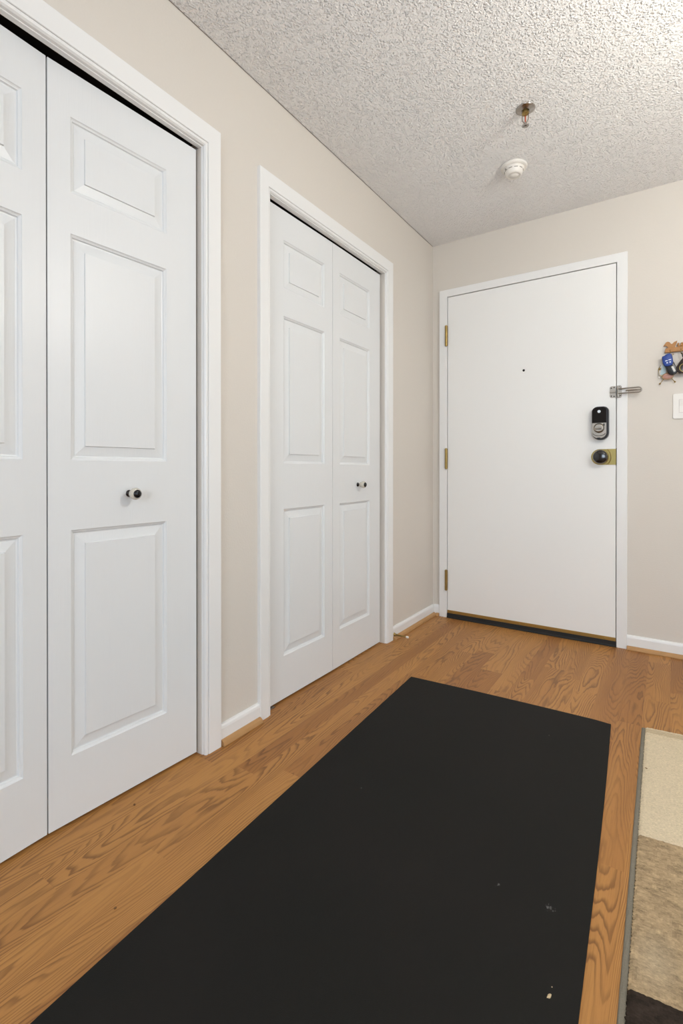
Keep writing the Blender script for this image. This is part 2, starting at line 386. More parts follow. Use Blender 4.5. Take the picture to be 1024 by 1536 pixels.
def wall_back():
    bm = NB()
    box(bm, (0.0, 0, 0), (FO_L + .01, WT, CEIL)); box(bm, (FO_R - .01, 0, 0), (ROOM_X, WT, CEIL)); box(bm, (FO_L + .01, 0, FO_T - .01), (FO_R - .01, WT, CEIL))
    obj('wall_back', bm, M['wall'], kind='structure', label='beige wall around the white entrance door', cat='wall')
    pa, pb, pz = -3.2, -1.4, 2.06
    bm = NB(); box(bm, (ROOM_X, ROOM_Y, 0), (ROOM_X + .1, pa, CEIL)); box(bm, (ROOM_X, pb, 0), (ROOM_X + .1, WT, CEIL)); box(bm, (ROOM_X, pa, pz), (ROOM_X + .1, pb, CEIL))
    obj('wall_right', bm, M['wall'], kind='structure', label='plain beige wall on the far right, outside the frame', cat='wall')
    w = empty('added_patio_door', (ROOM_X, pa, 0), 'added white framed glass patio door for the side fill light, unseen right of the frame', 'patio door', kind='structure')  # unseen patio door, added to go with the side fill light
    bm = NB()
    for a, b in (((0, 0, 0), (.09, .06, pz)), ((0, 1.74, 0), (.09, 1.8, pz)), ((0, .06, 0), (.09, 1.74, .06)), ((0, .06, pz - .06), (.09, 1.74, pz)), ((.02, .87, .06), (.08, .93, pz - .06))): box(bm, a, b)
    obj('window_frame', bm, M['trim'], w)
    g, n, l, p = new_mat('added_door_glass'); p.inputs['Transmission Weight'].default_value = 1; p.inputs['Roughness'].default_value = 0; p.inputs['IOR'].default_value = 1.45
    bm = NB(); box(bm, (.05, .06, .06), (.055, 1.74, pz - .06)); obj('pane', bm, g, w)
    wx0, wx1, wz0, wz1 = 1.2, 3.2, .72, 2.18
    bm = NB()
    box(bm, (-WT, ROOM_Y - .12, 0), (wx0, ROOM_Y, CEIL)); box(bm, (wx1, ROOM_Y - .12, 0), (ROOM_X + .1, ROOM_Y, CEIL))
    box(bm, (wx0, ROOM_Y - .12, 0), (wx1, ROOM_Y, wz0)); box(bm, (wx0, ROOM_Y - .12, wz1), (wx1, ROOM_Y, CEIL))
    obj('wall_front', bm, M['wall'], kind='structure', label='beige wall with a window behind the camera', cat='wall')
    w = empty('window_1', (2.2, ROOM_Y, wz0), 'white framed window in the wall behind the camera', 'window', kind='structure')
    bm = NB()
    for a, b in (((-1, -.1, 0), (-.94, .0, 1.46)), ((.94, -.1, 0), (1, 0, 1.46)), ((-.94, -.1, 0), (.94, 0, .06)), ((-.94, -.1, 1.4), (.94, 0, 1.46)), ((-.025, -.09, .06), (.025, -.03, 1.4))):
        box(bm, a, b)
    obj('window_frame', bm, M['trim'], w)
    g, n, l, p = new_mat('window_glass'); p.inputs['Transmission Weight'].default_value = 1; p.inputs['Roughness'].default_value = 0; p.inputs['IOR'].default_value = 1.45
    bm = NB(); box(bm, (-.94, -.065, .06), (.94, -.06, 1.4)); obj('pane', bm, g, w)
wall_back()
bm = NB(); box(bm, (-.8, ROOM_Y - .12, CEIL), (ROOM_X + .1, WT, CEIL + .08))
obj('ceiling', bm, M['popcorn'], kind='structure', label='white popcorn textured ceiling', cat='ceiling')
# thin dark grey line along the ceiling corner
bm = NB(); 
pts = []
y = -3.4
while y < 0:
    pts.append((0.0012, y, CEIL - 0.0012 - 0.001 * noise.noise(Vector((y * 9, 0, 0))))); y += .03
tube(bm, pts, 0.0011, 5)
obj('trim_1', bm, simple('grey_corner_line', (0.22, 0.19, 0.16, 1), 0.9), kind='structure', label='thin grey line where the closet wall meets the ceiling', cat='trim')

# ------------------------------------------------------------------ closet casings (mitred profile swept round the opening)
def casing(name, ya, yb, ztop, yin_a, yin_b, zin, th, label):
    """outer edges ya<yb, ztop; inner edges yin_a<yin_b, zin; profile from outside in"""
    prof = [(0, 0.0), (0, th - .002), (.03, th), (.05, th), (.79, th - .001), (.81, th - .0022), (.82, th - .0070), (.835, th - .0070), (.84, th - .0032), (.87, th - .0025), (.95, th - .0030), (1.0, th - .008), (1.0, 0.0)]
    bm = NB(); cols = []
    for s, x in prof:
        a = ya + (yin_a - ya) * s; b = yb + (yin_b - yb) * s; z = ztop + (zin - ztop) * s
        cols.append([bm.verts.new(c) for c in ((x, a, 0.0), (x, a, z), (x, b, z), (x, b, 0.0))])
    for p, q in zip(cols, cols[1:] + cols[:1]):
        for k in range(3): bm.faces.new((p[k], p[k + 1], q[k + 1], q[k]))
    bm.faces.new([c[0] for c in cols]); bm.faces.new([c[3] for c in cols][::-1])
    r = empty(name, (0, (ya + yb) / 2, 0), label, 'door trim', kind='structure')
    c = obj('casing', bm, M['trim'], r); c.matrix_parent_inverse = Matrix.Translation((0, -(ya + yb) / 2, 0))
    return r
def child(name, bm, m, r, **k):
    """child whose mesh is in world coordinates"""
    o = obj(name, bm, m, None, **k); o.parent = r; o.matrix_parent_inverse = Matrix.LocRotScale(r.location, r.rotation_euler, None).inverted(); return o
def jamb(r, ya, yb, z, back, hback):
    bm = NB()
    box(bm, (-WT, ya - .0005, 0), (.0035, ya - .018, z + .018)); box(bm, (-WT, yb + .0005, 0), (.0035, yb + .018, z + .018))
    box(bm, (hback, ya, z), (.0035, yb, z + .018))
    child('jamb', bm, M['trim'], r)
    bm = NB(); box(bm, (-.085, ya, z + .022), (hback - .001, yb, z + .028))
    box(bm, (-.085, ya, z - .002), (-.083, yb, z + .028))
    child('door_track', bm, M['dark'], r, label='dark metal sliding track')
r1 = casing('trim_2', C1a - .07, -1.8454, 2.0994, C1a - .003, -1.912, 2.023, .0206, 'white moulded casing around the large closet doors in the foreground')
jamb(r1, C1a, C1b, OPZ, 0, -.012)
r2 = casing('trim_3', -1.6476, -.584, 2.0946, -1.588, -.652, 2.023, .0160, 'white moulded casing around the narrow closet near the entrance')
jamb(r2, C2a, C2b, OPZ, 0, -.018)

# ------------------------------------------------------------------ bifold leaves
RING = [(0, 0), (.0015, -.0022), (.0045, -.0042), (.0065, -.0048), (.0085, -.0095), (.0125, -.0100), (.0135, -.0092), (.0365, -.0052), (.0385, -.0050), (.0395, -.0010), (.0402, -.0008)]
def leaf_mesh(w, h, pa, pb, th=.032):
    """front face at x=0 looking +x, u along +y from 0 to w; z from 0 to h; panels between u=pa..pb"""
    bm = NB()
    zs = [0, .184 - .0085, .788 - .0085, .975 - .0085, 1.580 - .0085, 1.690 - .0085, 1.891 - .0085, h]
    us = [0, pa, pb, w]
    V = {}
    def v(u, z, x=0.0):
        k = (round(u, 5), round(z, 5), round(x, 5))
        if k not in V: V[k] = bm.verts.new((x, u, z))
        return V[k]
    for i in range(3):
        for j in range(7):
            if i == 1 and j in (1, 3, 5):
                a, b, c, d = us[1], us[2], zs[j], zs[j + 1]
                prev = None
                for s, x in RING:
                    cur = [v(a + s, c + s, x), v(b - s, c + s, x), v(b - s, d - s, x), v(a + s, d - s, x)]
                    if prev:
                        for k in range(4): bm.faces.new((prev[k], prev[(k + 1) % 4], cur[(k + 1) % 4], cur[k]))
                    prev = cur
                bm.faces.new(prev)
            else:
                bm.faces.new((v(us[i], zs[j]), v(us[i + 1], zs[j]), v(us[i + 1], zs[j + 1]), v(us[i], zs[j + 1])))
    # edges and back
    for i in range(3):
        bm.faces.new((v(us[i], 0), v(us[i + 1], 0), v(us[i + 1], 0, -th), v(us[i], 0, -th)))
        bm.faces.new((v(us[i], h), v(us[i + 1], h), v(us[i + 1], h, -th), v(us[i], h, -th)))
    for j in range(7):
        bm.faces.new((v(0, zs[j]), v(0, zs[j + 1]), v(0, zs[j + 1], -th), v(0, zs[j], -th)))
        bm.faces.new((v(w, zs[j]), v(w, zs[j + 1]), v(w, zs[j + 1], -th), v(w, zs[j], -th)))
        for i in range(3):
            bm.faces.new((v(us[i], zs[j], -th), v(us[i + 1], zs[j], -th), v(us[i + 1], zs[j + 1], -th), v(us[i], zs[j + 1], -th)))
    return bm
def leaf(root, ya, xa, yb, xb, pa, pb):
    """leaf whose front runs from (xa,ya) to (xb,yb), ya<yb"""
    w = math.hypot(yb - ya, xb - xa); ang = math.atan2(-(xb - xa), yb - ya)
    o = obj('door_leaf', leaf_mesh(w, 2.0035, pa, pb), M['door_skin'], root)
    o.location = Vector((xa, ya, .0085)) - root.location; o.rotation_euler = (0, 0, ang)
    return o
def bifold_knob(root, leafobj, u, z):
    k = NB(); lathe(k, [(.0, 0), (.0105, .0), (.0105, .002), (.008, .005), (.006, .008), (.0055, .014), (.007, .017)], (0, u, z), (1, 0, 0), 24)
    kn = obj('knob', k, M['bronze'], leafobj, smooth=False, label='black and cream round knob')
    k = NB(); lathe(k, [(.006, .0145), (.011, .016), (.0125, .019), (.011, .022), (.0145, .025), (.0172, .031), (.0172, .036), (.0155, .041), (.0125, .0435), (.0, .0435)], (0, u, z), (1, 0, 0), 32)
    a = obj('knob_body', k, M['ceramic'], None, smooth=True); a.parent = kn
    k = NB(); lathe(k, [(.0122, .0425), (.0118, .0455), (.0095, .048), (.005, .0495), (0, .05)], (0, u, z), (1, 0, 0), 28)
    a = obj('knob_cap', k, M['gloss_black'], None, smooth=True); a.parent = kn
    return kn
d1 = empty('door_1', (-.03, (C1a + C1b) / 2, 0), 'large white panelled bifold closet doors nearest the camera', 'closet door', kind='structure')
W1 = .4585
L1 = leaf(d1, -2.382, -.036, -1.924, -.0145, .057, W1 - .111)
L2 = leaf(d1, -2.8435, -.019, -2.3855, -.0365, .111, W1 - .057)
L3 = leaf(d1, -3.304, -.036, -2.8465, -.0165, .057, W1 - .111)
L4 = leaf(d1, -3.7575, -.0145, -3.3075, -.036, .111, W1 - .062)
bifold_knob(d1, L1, -2.160 + 2.382, .880 - .0085)
bifold_knob(d1, L4, -3.53 + 3.7575, .880 - .0085)
d2 = empty('door_2', (-.03, (C2a + C2b) / 2, 0), 'narrow white panelled bifold closet doors beside the entrance', 'closet door', kind='structure')
L5 = leaf(d2, -1.581, -.0225, -1.1240, -.0195, .110, .457 - .0625)
L6 = leaf(d2, -1.1215, -.0195, -.6680, -.0225, .058, .4535 - .111)
bifold_knob(d2, L6, -.899 + 1.1215, .874 - .0085)
bm = NB(); box(bm, (-.052, -1.583, 0), (-.012, -1.535, .004)); box(bm, (-.052, -1.5845, 0), (-.018, -1.583, .03)); tube(bm, [(-.03, -1.556, .004), (-.03, -1.556, .012)], .004, 8)
child('pivot_bracket', bm, M['nickel'], d2)

# ------------------------------------------------------------------ baseboards with oak shoe moulding
def baseboard(name, axis, a, b, zt, label, sh0=None, sh1=None, shh=.019, shw=.018):
    """axis 1: runs along y on wall x=0; axis 0: runs along x on wall y=0"""
    bm = NB(); t = .013
    pr = [(0, 0), (t, 0), (t, zt - .014), (t - .002, zt - .006), (t - .006, zt - .001), (0, zt)]
    if axis == 1: prism(bm, pr, 1, a, b)
    else: prism(bm, [(-p[0], p[1]) for p in pr], 0, a, b)
    o = obj(name, bm, M['trim'], kind='structure', label=label, cat='baseboard')
    bm = NB(); s = [(t, .0005), (t + shw, .0005), (t + shw, shh * .25), (t + shw * .8, shh * .7), (t + shw * .4, shh * .95), (t, shh)]
    a = a if sh0 is None else sh0; b = b if sh1 is None else sh1
    if axis == 1: prism(bm, s, 1, a, b)
    else: prism(bm, [(-p[0], p[1]) for p in s], 0, a, b)
    obj('shoe_moulding', bm, M['oak'], o, label='light oak strip along the floor')
    return o
baseboard('baseboard_left', 1, -1.8452, -1.6478, .068, 'short white baseboard between the two closets', -1.842, -1.650)
baseboard('baseboard_left', 1, -.5838, 0, .068, 'white baseboard between the narrow closet and the room corner')
baseboard('baseboard_left', 1, ROOM_Y + .0, C1a - .0705, .068, 'white baseboard behind the camera past the large closet')
baseboard('baseboard_back', 0, 0.0135, FO_L - .0005, .070, 'tiny white baseboard left of the entrance door frame', .031, FO_L - .0005)
baseboard('baseboard_back', 0, FO_R + .0005, ROOM_X, .0735, 'white baseboard right of the entrance door under the light switch')

# ------------------------------------------------------------------ entrance door
t3 = empty('trim_4', ((FO_L + FO_R) / 2, 0, 0), 'flat white metal frame around the entrance door', 'door frame', kind='structure')
G = .0035
def frame():
    bm = NB(); prof = [(FO_L, FO_R, FO_T, .0), (FO_L, FO_R, FO_T, -.0155), (FO_L + .0015, FO_R - .0015, FO_T - .0015, -.017), (DL - G - .0015, DR + G + .0015, DT + G + .0015, -.017), (DL - G, DR + G, DT + G, -.0155), (DL - G, DR + G, DT + G, .036), (DL + .012, DR - .012, DT - .012, .036), (DL + .012, DR - .012, DT - .012, .1), (FO_L, FO_R, FO_T, .1)]
    cols = []
    for a, b, z, y in prof: cols.append([bm.verts.new(c) for c in ((a, y, 0), (a, y, z), (b, y, z), (b, y, 0))])
    for p, q in zip(cols, cols[1:] + cols[:1]):
        for k in range(3): bm.faces.new((p[k], p[k + 1], q[k + 1], q[k]))
    bm.faces.new([c[0] for c in cols]); bm.faces.new([c[3] for c in cols][::-1])
    return bm
child('casing', frame(), M['trim'], t3)
bm = NB(); box(bm, (DL - .003, .0, .0005), (DR + .003, .10, .008)); child('threshold', bm, M['rubber'], t3, label='dark door sill')
d3 = empty('door_3', (DL, 0, 0), 'plain white entrance door with keypad lock and brass knob', 'door', kind='structure')
bm = NB(); box(bm, (DL, -.0125, .012), (DR, .032, DT), .0012, 1); child('door_slab', bm, M['steel_door'], d3)
bm = NB(); box(bm, (DL - .0005, -.0165, .030), (DR + .001, -.0126, .049), .0008, 1); child('sweep_strip', bm, M['brass_dull'], d3, label='gold metal strip across the door bottom')
for i, t in enumerate((.035, .25, .475, .70, .945)):
    bm = NB(); lathe(bm, [(.0035, 0), (.0035, .001), (.002, .002), (0, .002)], (DL + (DR - DL) * t, -.0163, .0395), (0, -1, 0), 12); child('screw', bm, M['brass'], d3)
bm = NB(); prism(bm, [(-.0125, .031), (-.0185, .030), (-.0210, .012), (-.0250, .003), (-.0250, .001), (-.0180, .001), (-.0125, .012)], 0, DL - .001, DR + .003)
child('sweep_seal', bm, M['rubber'], d3, label='black rubber seal under the gold strip')
for zc in (1.807, 1.020, .241):
    bm = NB(); h = .064
    lathe(bm, [(0, -h - .004), (.003, -h - .004), (.0055, -h), (.0085, -h), (.0085, h), (.0055, h), (.003, h + .004), (0, h + .004)], (DL - .006, -.0235, zc), (0, 0, 1), 16)
    for k in range(-2, 3):
        lathe(bm, [(.0087, -.0006), (.0091, 0), (.0087, .0006)], (DL - .006, -.0235, zc + k * .0256), (0, 0, 1), 16)
    box(bm, (DL - .0075, -.024, zc - h), (DL - .001, -.010, zc + h))
    child('hinge', bm, M['brass'], d3)
bm = NB(); lathe(bm, [(0, 0), (.0068, 0), (.0068, .002), (.0045, .003), (.004, .001), (0, .001)], (.577, -.0125, 1.534), (0, -1, 0), 20)
child('peephole', bm, M['gloss_black'], d3)
# keypad lock
bm = NB(); prism(bm, rrect(.982, 1.1995, .079, .178, .03, rs=(.024, .024, .036, .036)), 1, -.0125, -.046, .004)
lk = child('keypad_lock', bm, M['black'], d3)
bm = NB(); prism(bm, rrect(.9765, 1.2015, .069, .166, .02, rs=(.018, .022, .030, .030)), 1, -.0462, -.0490, .0012); pf = child('lock_plate', bm, M['nickel'], lk, label='satin nickel lower plate')
bm = NB(); prism(bm, rrect(.9765, 1.2430, .069, .084, .018, rs=(.018, .022, .001, .001)), 1, -.0491, -.0520, .0010); child('keypad_glass', bm, M['gloss_black'], lk)
bm = NB(); lathe(bm, [(0, 0), (.0078, 0), (.0078, .0008), (0, .0008)], (.9765, -.0520, 1.262), (0, -1, 0), 28); child('round_mark', bm, M['white_mark'], lk, label='small white disc')
bm = NB(); lathe(bm, [(0, 0), (.0255, 0), (.0262, .003), (.0225, .010), (.0215, .014), (.018, .016), (0, .016)], (.9760, -.0492, 1.1730), (0, -1, 0), 36)
box(bm, (.9760 - .0155, -.076, 1.1655), (.9760 + .0155, -.064, 1.1735), .003)
child('thumb_turn', bm, M['nickel'], lk)
bm = NB(); pts = [(.9765 + .030 * math.cos(a), -.0494, 1.1480 + .017 * math.sin(a)) for a in [PI * (1.06 + .88 * k / 14) for k in range(15)]]
tube(bm, pts, .0015, 6); box(bm, (.996, -.0500, 1.184), (1.003, -.0489, 1.196))
child('seam_line', bm, M['black'], lk)
bm = NB(); box(bm, (.967, -.0515, 1.116), (.983, -.048, 1.1225), .001); child('reset_tab', bm, M['black'], lk)
# brass wrap plate and knob
bm = NB(); KX, KZ = .9765, 1.0185
outl = [(DR + .002, KZ - .0425), (DR + .002, KZ + .0425)] + [(KX + .0425 * math.cos(a), KZ + .0425 * math.sin(a)) for a in [PI / 2 + PI * k / 20 for k in range(21)]]
prism(bm, outl, 1, -.0126, -.0150, .0008)
wp = child('knob_plate', bm, M['brass_bright'], d3, label='bright brass wrap plate')
bm = NB(); tube(bm, [(KX + .054 * math.cos(a), -.0152, KZ + .054 * math.sin(a)) for a in [-.86 + 1.72 * k / 12 for k in range(13)]], .0022, 8); child('plate_rib', bm, M['brass'], wp)
bm = NB(); lathe(bm, [(.0, 0), (.040, 0), (.0405, .003), (.036, .0075), (.026, .0085), (.018, .010), (.0135, .013), (.0125, .016), (.014, .018)], (KX + .003, -.0150, KZ), (0, -1, 0), 40)
child('knob_rose', bm, M['brass_bright'], wp)
bm = NB(); lathe(bm, [(.014, .016), (.020, .018), (.031, .024), (.0360, .032), (.0365, .038), (.033, .0455), (.026, .050), (.023, .0505), (.018, .0515), (0, .0525)], (KX + .006, -.0150, KZ), (0, -1, 0), 40)
child('door_knob', bm, M['bronze'], d3, smooth=True, label='round dark bronze knob')
bm = NB(); box(bm, (DR + .0003, -.0152, KZ - .044), (DR + G + .0042, -.0122, KZ + .046)); child('plate_edge', bm, M['bronze'], wp)
# swing bar guard
bm = NB(); lz = 1.3655; prism(bm, rrect(1.0370, lz, .0275, .062, .008, rs=(.002, .010, .010, .002)), 1, -.0126, -.0155, .0006)
box(bm, (1.023, -.0215, lz - .0045), (1.0515, -.0150, lz + .0045), .002)
for sz in (-1, 1):
    pass
gp = child('guard_catch', bm, M['nickel'], d3, label='nickel catch plate of the swing guard')
for sx, sz in ((-.006, .021), (.007, .024), (-.006, -.021), (.007, -.024)):
    bm = NB(); lathe(bm, [(.0032, 0), (.003, .0008), (0, .0008)], (1.037 + sx, -.0155, lz + sz), (0, -1, 0), 12); child('screw', bm, M['bronze'], gp)
bm = NB(); prism(bm, rrect(1.0695, lz - .001, .021, .066, .008, rs=(.009, .002, .002, .009)), 1, -.0171, -.0200, .0006)
tube(bm, [(1.064, -.026, lz - .030), (1.064, -.026, lz + .030)], .0055, 12)
for sz in (-.016, .016): box(bm, (1.0575, -.030, lz + sz - .006), (1.075, -.0195, lz + sz + .006), .002)
gl = child('swing_guard', bm, M['nickel'], t3, label='nickel swing bar guard folded open to the right')
bm = NB(); pts = [(1.066, -.030, lz + .012), (1.105, -.036, lz + .0125)]
for k in range(9):
    a = PI / 2 - PI * k / 8; pts.append((1.158 + .0125 * math.cos(a), -.040, lz + .0125 * math.sin(a)))
pts += [(1.105, -.036, lz - .0125), (1.066, -.030, lz - .012)]
tube(bm, pts, .0034, 10); child('guard_bar', bm, M['nickel'], gl, smooth=True)
bm = NB(); tube(bm, [(1.100, -.036, lz), (1.150, -.040, lz), (1.168, -.040, lz)], .0040, 8); child('guard_rod', bm, M['nickel'], gl, smooth=True)
for sx, sz in ((-.003, .026), (.003, .020), (-.003, -.026), (.003, -.022)):
    bm = NB(); lathe(bm, [(.003, 0), (.0028, .0008), (0, .0008)], (1.0715 + sx, -.0200, lz + sz), (0, -1, 0), 12); child('screw', bm, M['bronze'], gl)

# ------------------------------------------------------------------ floor mat
SCUFF = [(0, 0), (0, 0)]
MO, MR = Vector((.315, -.974, 0)), .0470      # far left corner and turn of the mat
MW, ML = .800, 2.05
def tomat(x, y):
    d = Vector((x, y, 0)) - MO; c, s = math.cos(MR), math.sin(MR)
    return (d.x * c + d.y * s, -d.x * s + d.y * c)
SCUFF = [tomat(1.082, -1.887), tomat(.973, -1.889)]
M['mat'] = mat_material()
bm = NB()
n1, n2 = 16, 42; vs = {}
for i in range(n1 + 1):
    for j in range(n2 + 1):
        u = i / n1; v = j / n2; x = u * MW; y = -v * ML
        if j == 0: y += .006 * math.sin(u * PI) - .003 + (-.006 if i == n1 else 0)
        if i == n1: x += .004 * math.sin(v * 6)
        vs[i, j] = (x, y)
for i in range(n1):
    for j in range(n2):
        pass
def grid_slab(bm, vs, n1, n2, z0, z1):
    top = {k: bm.verts.new((v[0], v[1], z1)) for k, v in vs.items()}
    for i in range(n1):
        for j in range(n2): bm.faces.new((top[i, j], top[i, j + 1], top[i + 1, j + 1], top[i + 1, j]))
    per = [(i, 0) for i in range(n1)] + [(n1, j) for j in range(n2)] + [(i, n2) for i in range(n1, 0, -1)] + [(0, j) for j in range(n2, 0, -1)]
    bot = [bm.verts.new((vs[k][0], vs[k][1], z0)) for k in per]
    for a in range(len(per)):
        b = (a + 1) % len(per); bm.faces.new((top[per[a]], top[per[b]], bot[b], bot[a]))
    bm.faces.new(bot)
grid_slab(bm, vs, n1, n2, .0005, .0055)
mat_o = obj('floor_mat', bm, M['mat'], label='long thin black rubber mat lying on the oak floor', cat='mat')
mat_o.location = MO; mat_o.rotation_euler = (0, 0, MR)

# ------------------------------------------------------------------ area rug with a grey serged edge
def rug():
    R0 = Vector((1.2105, -.9085, 0)); ux = Vector((math.cos(.1), math.sin(.1), 0)); uy = Vector((.0105, -1, 0)).normalized()
    W, L = 1.45, 2.2
    def mat_rug():
        m, n, l, p = new_mat('patchwork_pile')
        at = n.new('ShaderNodeAttribute'); at.attribute_name = 'pile'
        tc = n.new('ShaderNodeTexCoord')
        mp = n.new('ShaderNodeMapping'); mp.inputs['Scale'].default_value = (1, 2.2, 1); l.new(tc.outputs['Object'], mp.inputs[0])
        a = n.new('ShaderNodeTexNoise'); a.inputs['Scale'].default_value = 170; a.inputs['Detail'].default_value = 3; a.inputs['Roughness'].default_value = .65; l.new(mp.outputs[0], a.inputs['Vector'])
        r = n.new('ShaderNodeMapRange'); r.inputs[1].default_value = .3; r.inputs[2].default_value = .72; r.inputs[3].default_value = 1.12; r.inputs[4].default_value = .74
        l.new(a.outputs[0], r.inputs[0])
        hs = n.new('ShaderNodeHueSaturation'); l.new(at.outputs['Color'], hs.inputs['Color']); l.new(r.outputs[0], hs.inputs['Value'])
        l.new(hs.outputs[0], p.inputs['Base Color']); p.inputs['Roughness'].default_value = 1.0
        p.inputs['Specular IOR Level'].default_value = 0.1
        b = n.new('ShaderNodeBump'); b.inputs['Distance'].default_value = .0012; l.new(a.outputs[0], b.inputs['Height']); l.new(b.outputs[0], p.inputs['Normal'])
        return m
    root = empty('area_rug', R0, 'cream, tan and dark brown patchwork rug with grey bound edge', 'rug')
    bm = NB(); cl = bm.loops.layers.float_color.new('pile')
    step = .004
    CREAM, TAN, BROWN, BAND = (.70, .585, .41), (.40, .29, .17), (.040, .029, .022), (.58, .465, .31)
    def patch(u, v):
        e = .0025 * noise.noise(Vector((u * 90, v * 90, 3)))
        v2 = v + e
        if u + e * 2 > .62:   # next column of patches
            return [(.30, .25, .19), BROWN, CREAM, TAN][int((v2 + .25) / .55) % 4]
        if v2 < .075: return CREAM if v2 < .012 else BAND if v2 < .045 else CREAM
        if v2 < .632 + .0 * u: return CREAM
        if v2 < 1.080: return TAN
        if v2 < 1.60: return BROWN
        return CREAM
    def colour(u, v):
        c = patch(u, v); q = noise.fractal(Vector((u * 38, v * 66, 1.7)), 1.0, 2.0, 4)
        q2 = noise.noise(Vector((u * 110, v * 170, 9.1)))
        if c is TAN:
            f = max(-1, min(1, q * 1.3)); k = 1 + .26 * f + .34 * q2
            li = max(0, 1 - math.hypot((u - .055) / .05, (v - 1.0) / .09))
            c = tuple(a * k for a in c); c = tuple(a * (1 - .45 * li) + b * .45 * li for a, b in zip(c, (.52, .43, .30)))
        elif c is BROWN: c = tuple(a * (1 + .35 * q + .35 * q2) for a in c)
        else: c = tuple(a * (1 + .04 * q + .08 * q2) for a in c)
        return (*c, 1)
    nu_fine = int(.34 / step); us = [.0135 + i * step for i in range(nu_fine)]
    while us[-1] < W - .02: us.append(us[-1] + .02)
    vsr = [.0 + j * step for j in range(int(1.34 / step))]
    while vsr[-1] < L: vsr.append(vsr[-1] + .02)
    P = {}
    for i, u in enumerate(us):
        for j, v in enumerate(vsr):
            z = .0115 + .0016 * noise.noise(Vector((u * 260, v * 330, 0))) + .0008 * noise.noise(Vector((u * 40, v * 60, 5)))
            du = dv = 0.0
            if i == 0: du = -.0026 * (math.sin(v * 2 * PI / .0095) * .5 + .5) - .0022 * noise.noise(Vector((v * 200, 0, 0))); z -= .004
            if i == len(us) - 1: z -= .004
            if j == 0: dv = .0015 * noise.noise(Vector((u * 260, 4, 0))); z -= .004
            p = ux * (u + du) + uy * (v + dv); P[i, j] = bm.verts.new((p.x, p.y, z))
    for i in range(len(us) - 1):
        for j in range(len(vsr) - 1):
            f = bm.faces.new((P[i, j], P[i, j + 1], P[i + 1, j + 1], P[i + 1, j])); f.smooth = True
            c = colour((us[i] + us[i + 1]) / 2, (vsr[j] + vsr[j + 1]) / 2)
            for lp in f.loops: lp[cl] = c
    per = [P[i, 0] for i in range(len(us))] + [P[len(us) - 1, j] for j in range(1, len(vsr))] + [P[i, len(vsr) - 1] for i in range(len(us) - 2, -1, -1)] + [P[0, j] for j in range(len(vsr) - 2, 0, -1)]
    bot = [bm.verts.new((p.co.x, p.co.y, .001)) for p in per]
    for a in range(len(per)):
        b = (a + 1) % len(per); f = bm.faces.new((per[a], bot[a], bot[b], per[b]))
        for lp, src in zip(f.loops, (per[a], per[a], per[b], per[b])):
            lp[cl] = (*(colour(.02, -src.co.y)[:3]), 1)
    obj('pile', bm, mat_rug(), root, recalc=False)
    for sgn, u0 in ((0, .0065), (1, W - .0065)):
        bm = NB()
        pts = []; v = -.002
        while v < L: 
            p = ux * u0 + uy * v; pts.append((p.x, p.y)); v += .01
        rows = []
        for x, y in pts:
            rows.append([bm.verts.new((x + .0072 * math.cos(a), y, .0008 + max(0, (.0048 + .0012 * noise.noise(Vector((y * 90, a * 2, 2)))) * math.sin(a)))) for a in [PI * k / 7 for k in range(8)]])
        for a, b in zip(rows, rows[1:]):
            for k in range(7): bm.faces.new((a[k], a[k + 1], b[k + 1], b[k]))
            bm.faces.new((a[7], a[0], b[0], b[7]))
        bm.faces.new(rows[0]); bm.faces.new(rows[-1][::-1])
        obj('binding', bm, M['binding'], root, label='grey stitched edge')
    
rug()

# ------------------------------------------------------------------ door stop
ds = empty('door_stop', (.013, -.568, .028), 'small brass spring door stop with white tip on the baseboard', 'door stop')
bm = NB(); lathe(bm, [(0, 0), (.010, 0), (.010, .0015), (.0065, .006), (.005, .010)], (0, 0, 0), (1, 0, 0), 20); obj('base', bm, M['brass'], ds)
bm = NB(); pts = []
for k in range(0, 15 * 8 + 1):
    a = 2 * PI * k / 8; t = k / 120; pts.append((.006 + t * .068, math.cos(a) * (.0048 - .0016 * t), math.sin(a) * (.0048 - .0016 * t) - .001 * t))
tube(bm, pts, .0013, 6); tube(bm, [(.006, 0, 0), (.076, 0, -.001)], .0026, 8); obj('spring', bm, M['brass'], ds, smooth=True)
bm = NB(); lathe(bm, [(0, 0), (.0045, 0), (.0058, .002), (.0062, .011), (.005, .0145), (0, .0155)], (.074, 0, -.001), (1, 0, 0), 20); obj('rubber_tip', bm, M['white_plastic'], ds, smooth=True)

# ------------------------------------------------------------------ ceiling: sprinkler and smoke detector
sp = empty('fire_sprinkler', (.806, -.945, CEIL), 'chrome pendent fire sprinkler head hanging from the popcorn ceiling', 'sprinkler')
bm = NB(); lathe(bm, [(.014, -.001), (.037, .0), (.0375, -.002), (.033, -.005), (.024, -.0065), (.018, -.011), (.0165, -.011), (.014, -.004)], (0, 0, 0), (0, 0, 1), 40); obj('escutcheon', bm, M['chrome'], sp, smooth=True)
bm = NB(); lathe(bm, [(0, 0), (.012, 0), (.012, -.014), (.014, -.015), (.014, -.022), (.010, -.024), (.006, -.028), (0, -.028)], (0, 0, 0), (0, 0, 1), 8); obj('body', bm, M['brass'], sp)
bm = NB()
for s in (-1, 1):
    tube(bm, [(s * .010, 0, -.020), (s * .0125, 0, -.032), (s * .0115, 0, -.045), (s * .003, 0, -.060)], .0022, 8)
tube(bm, [(0, 0, -.055), (0, 0, -.068)], .0036, 10); obj('yoke', bm, M['chrome'], sp)
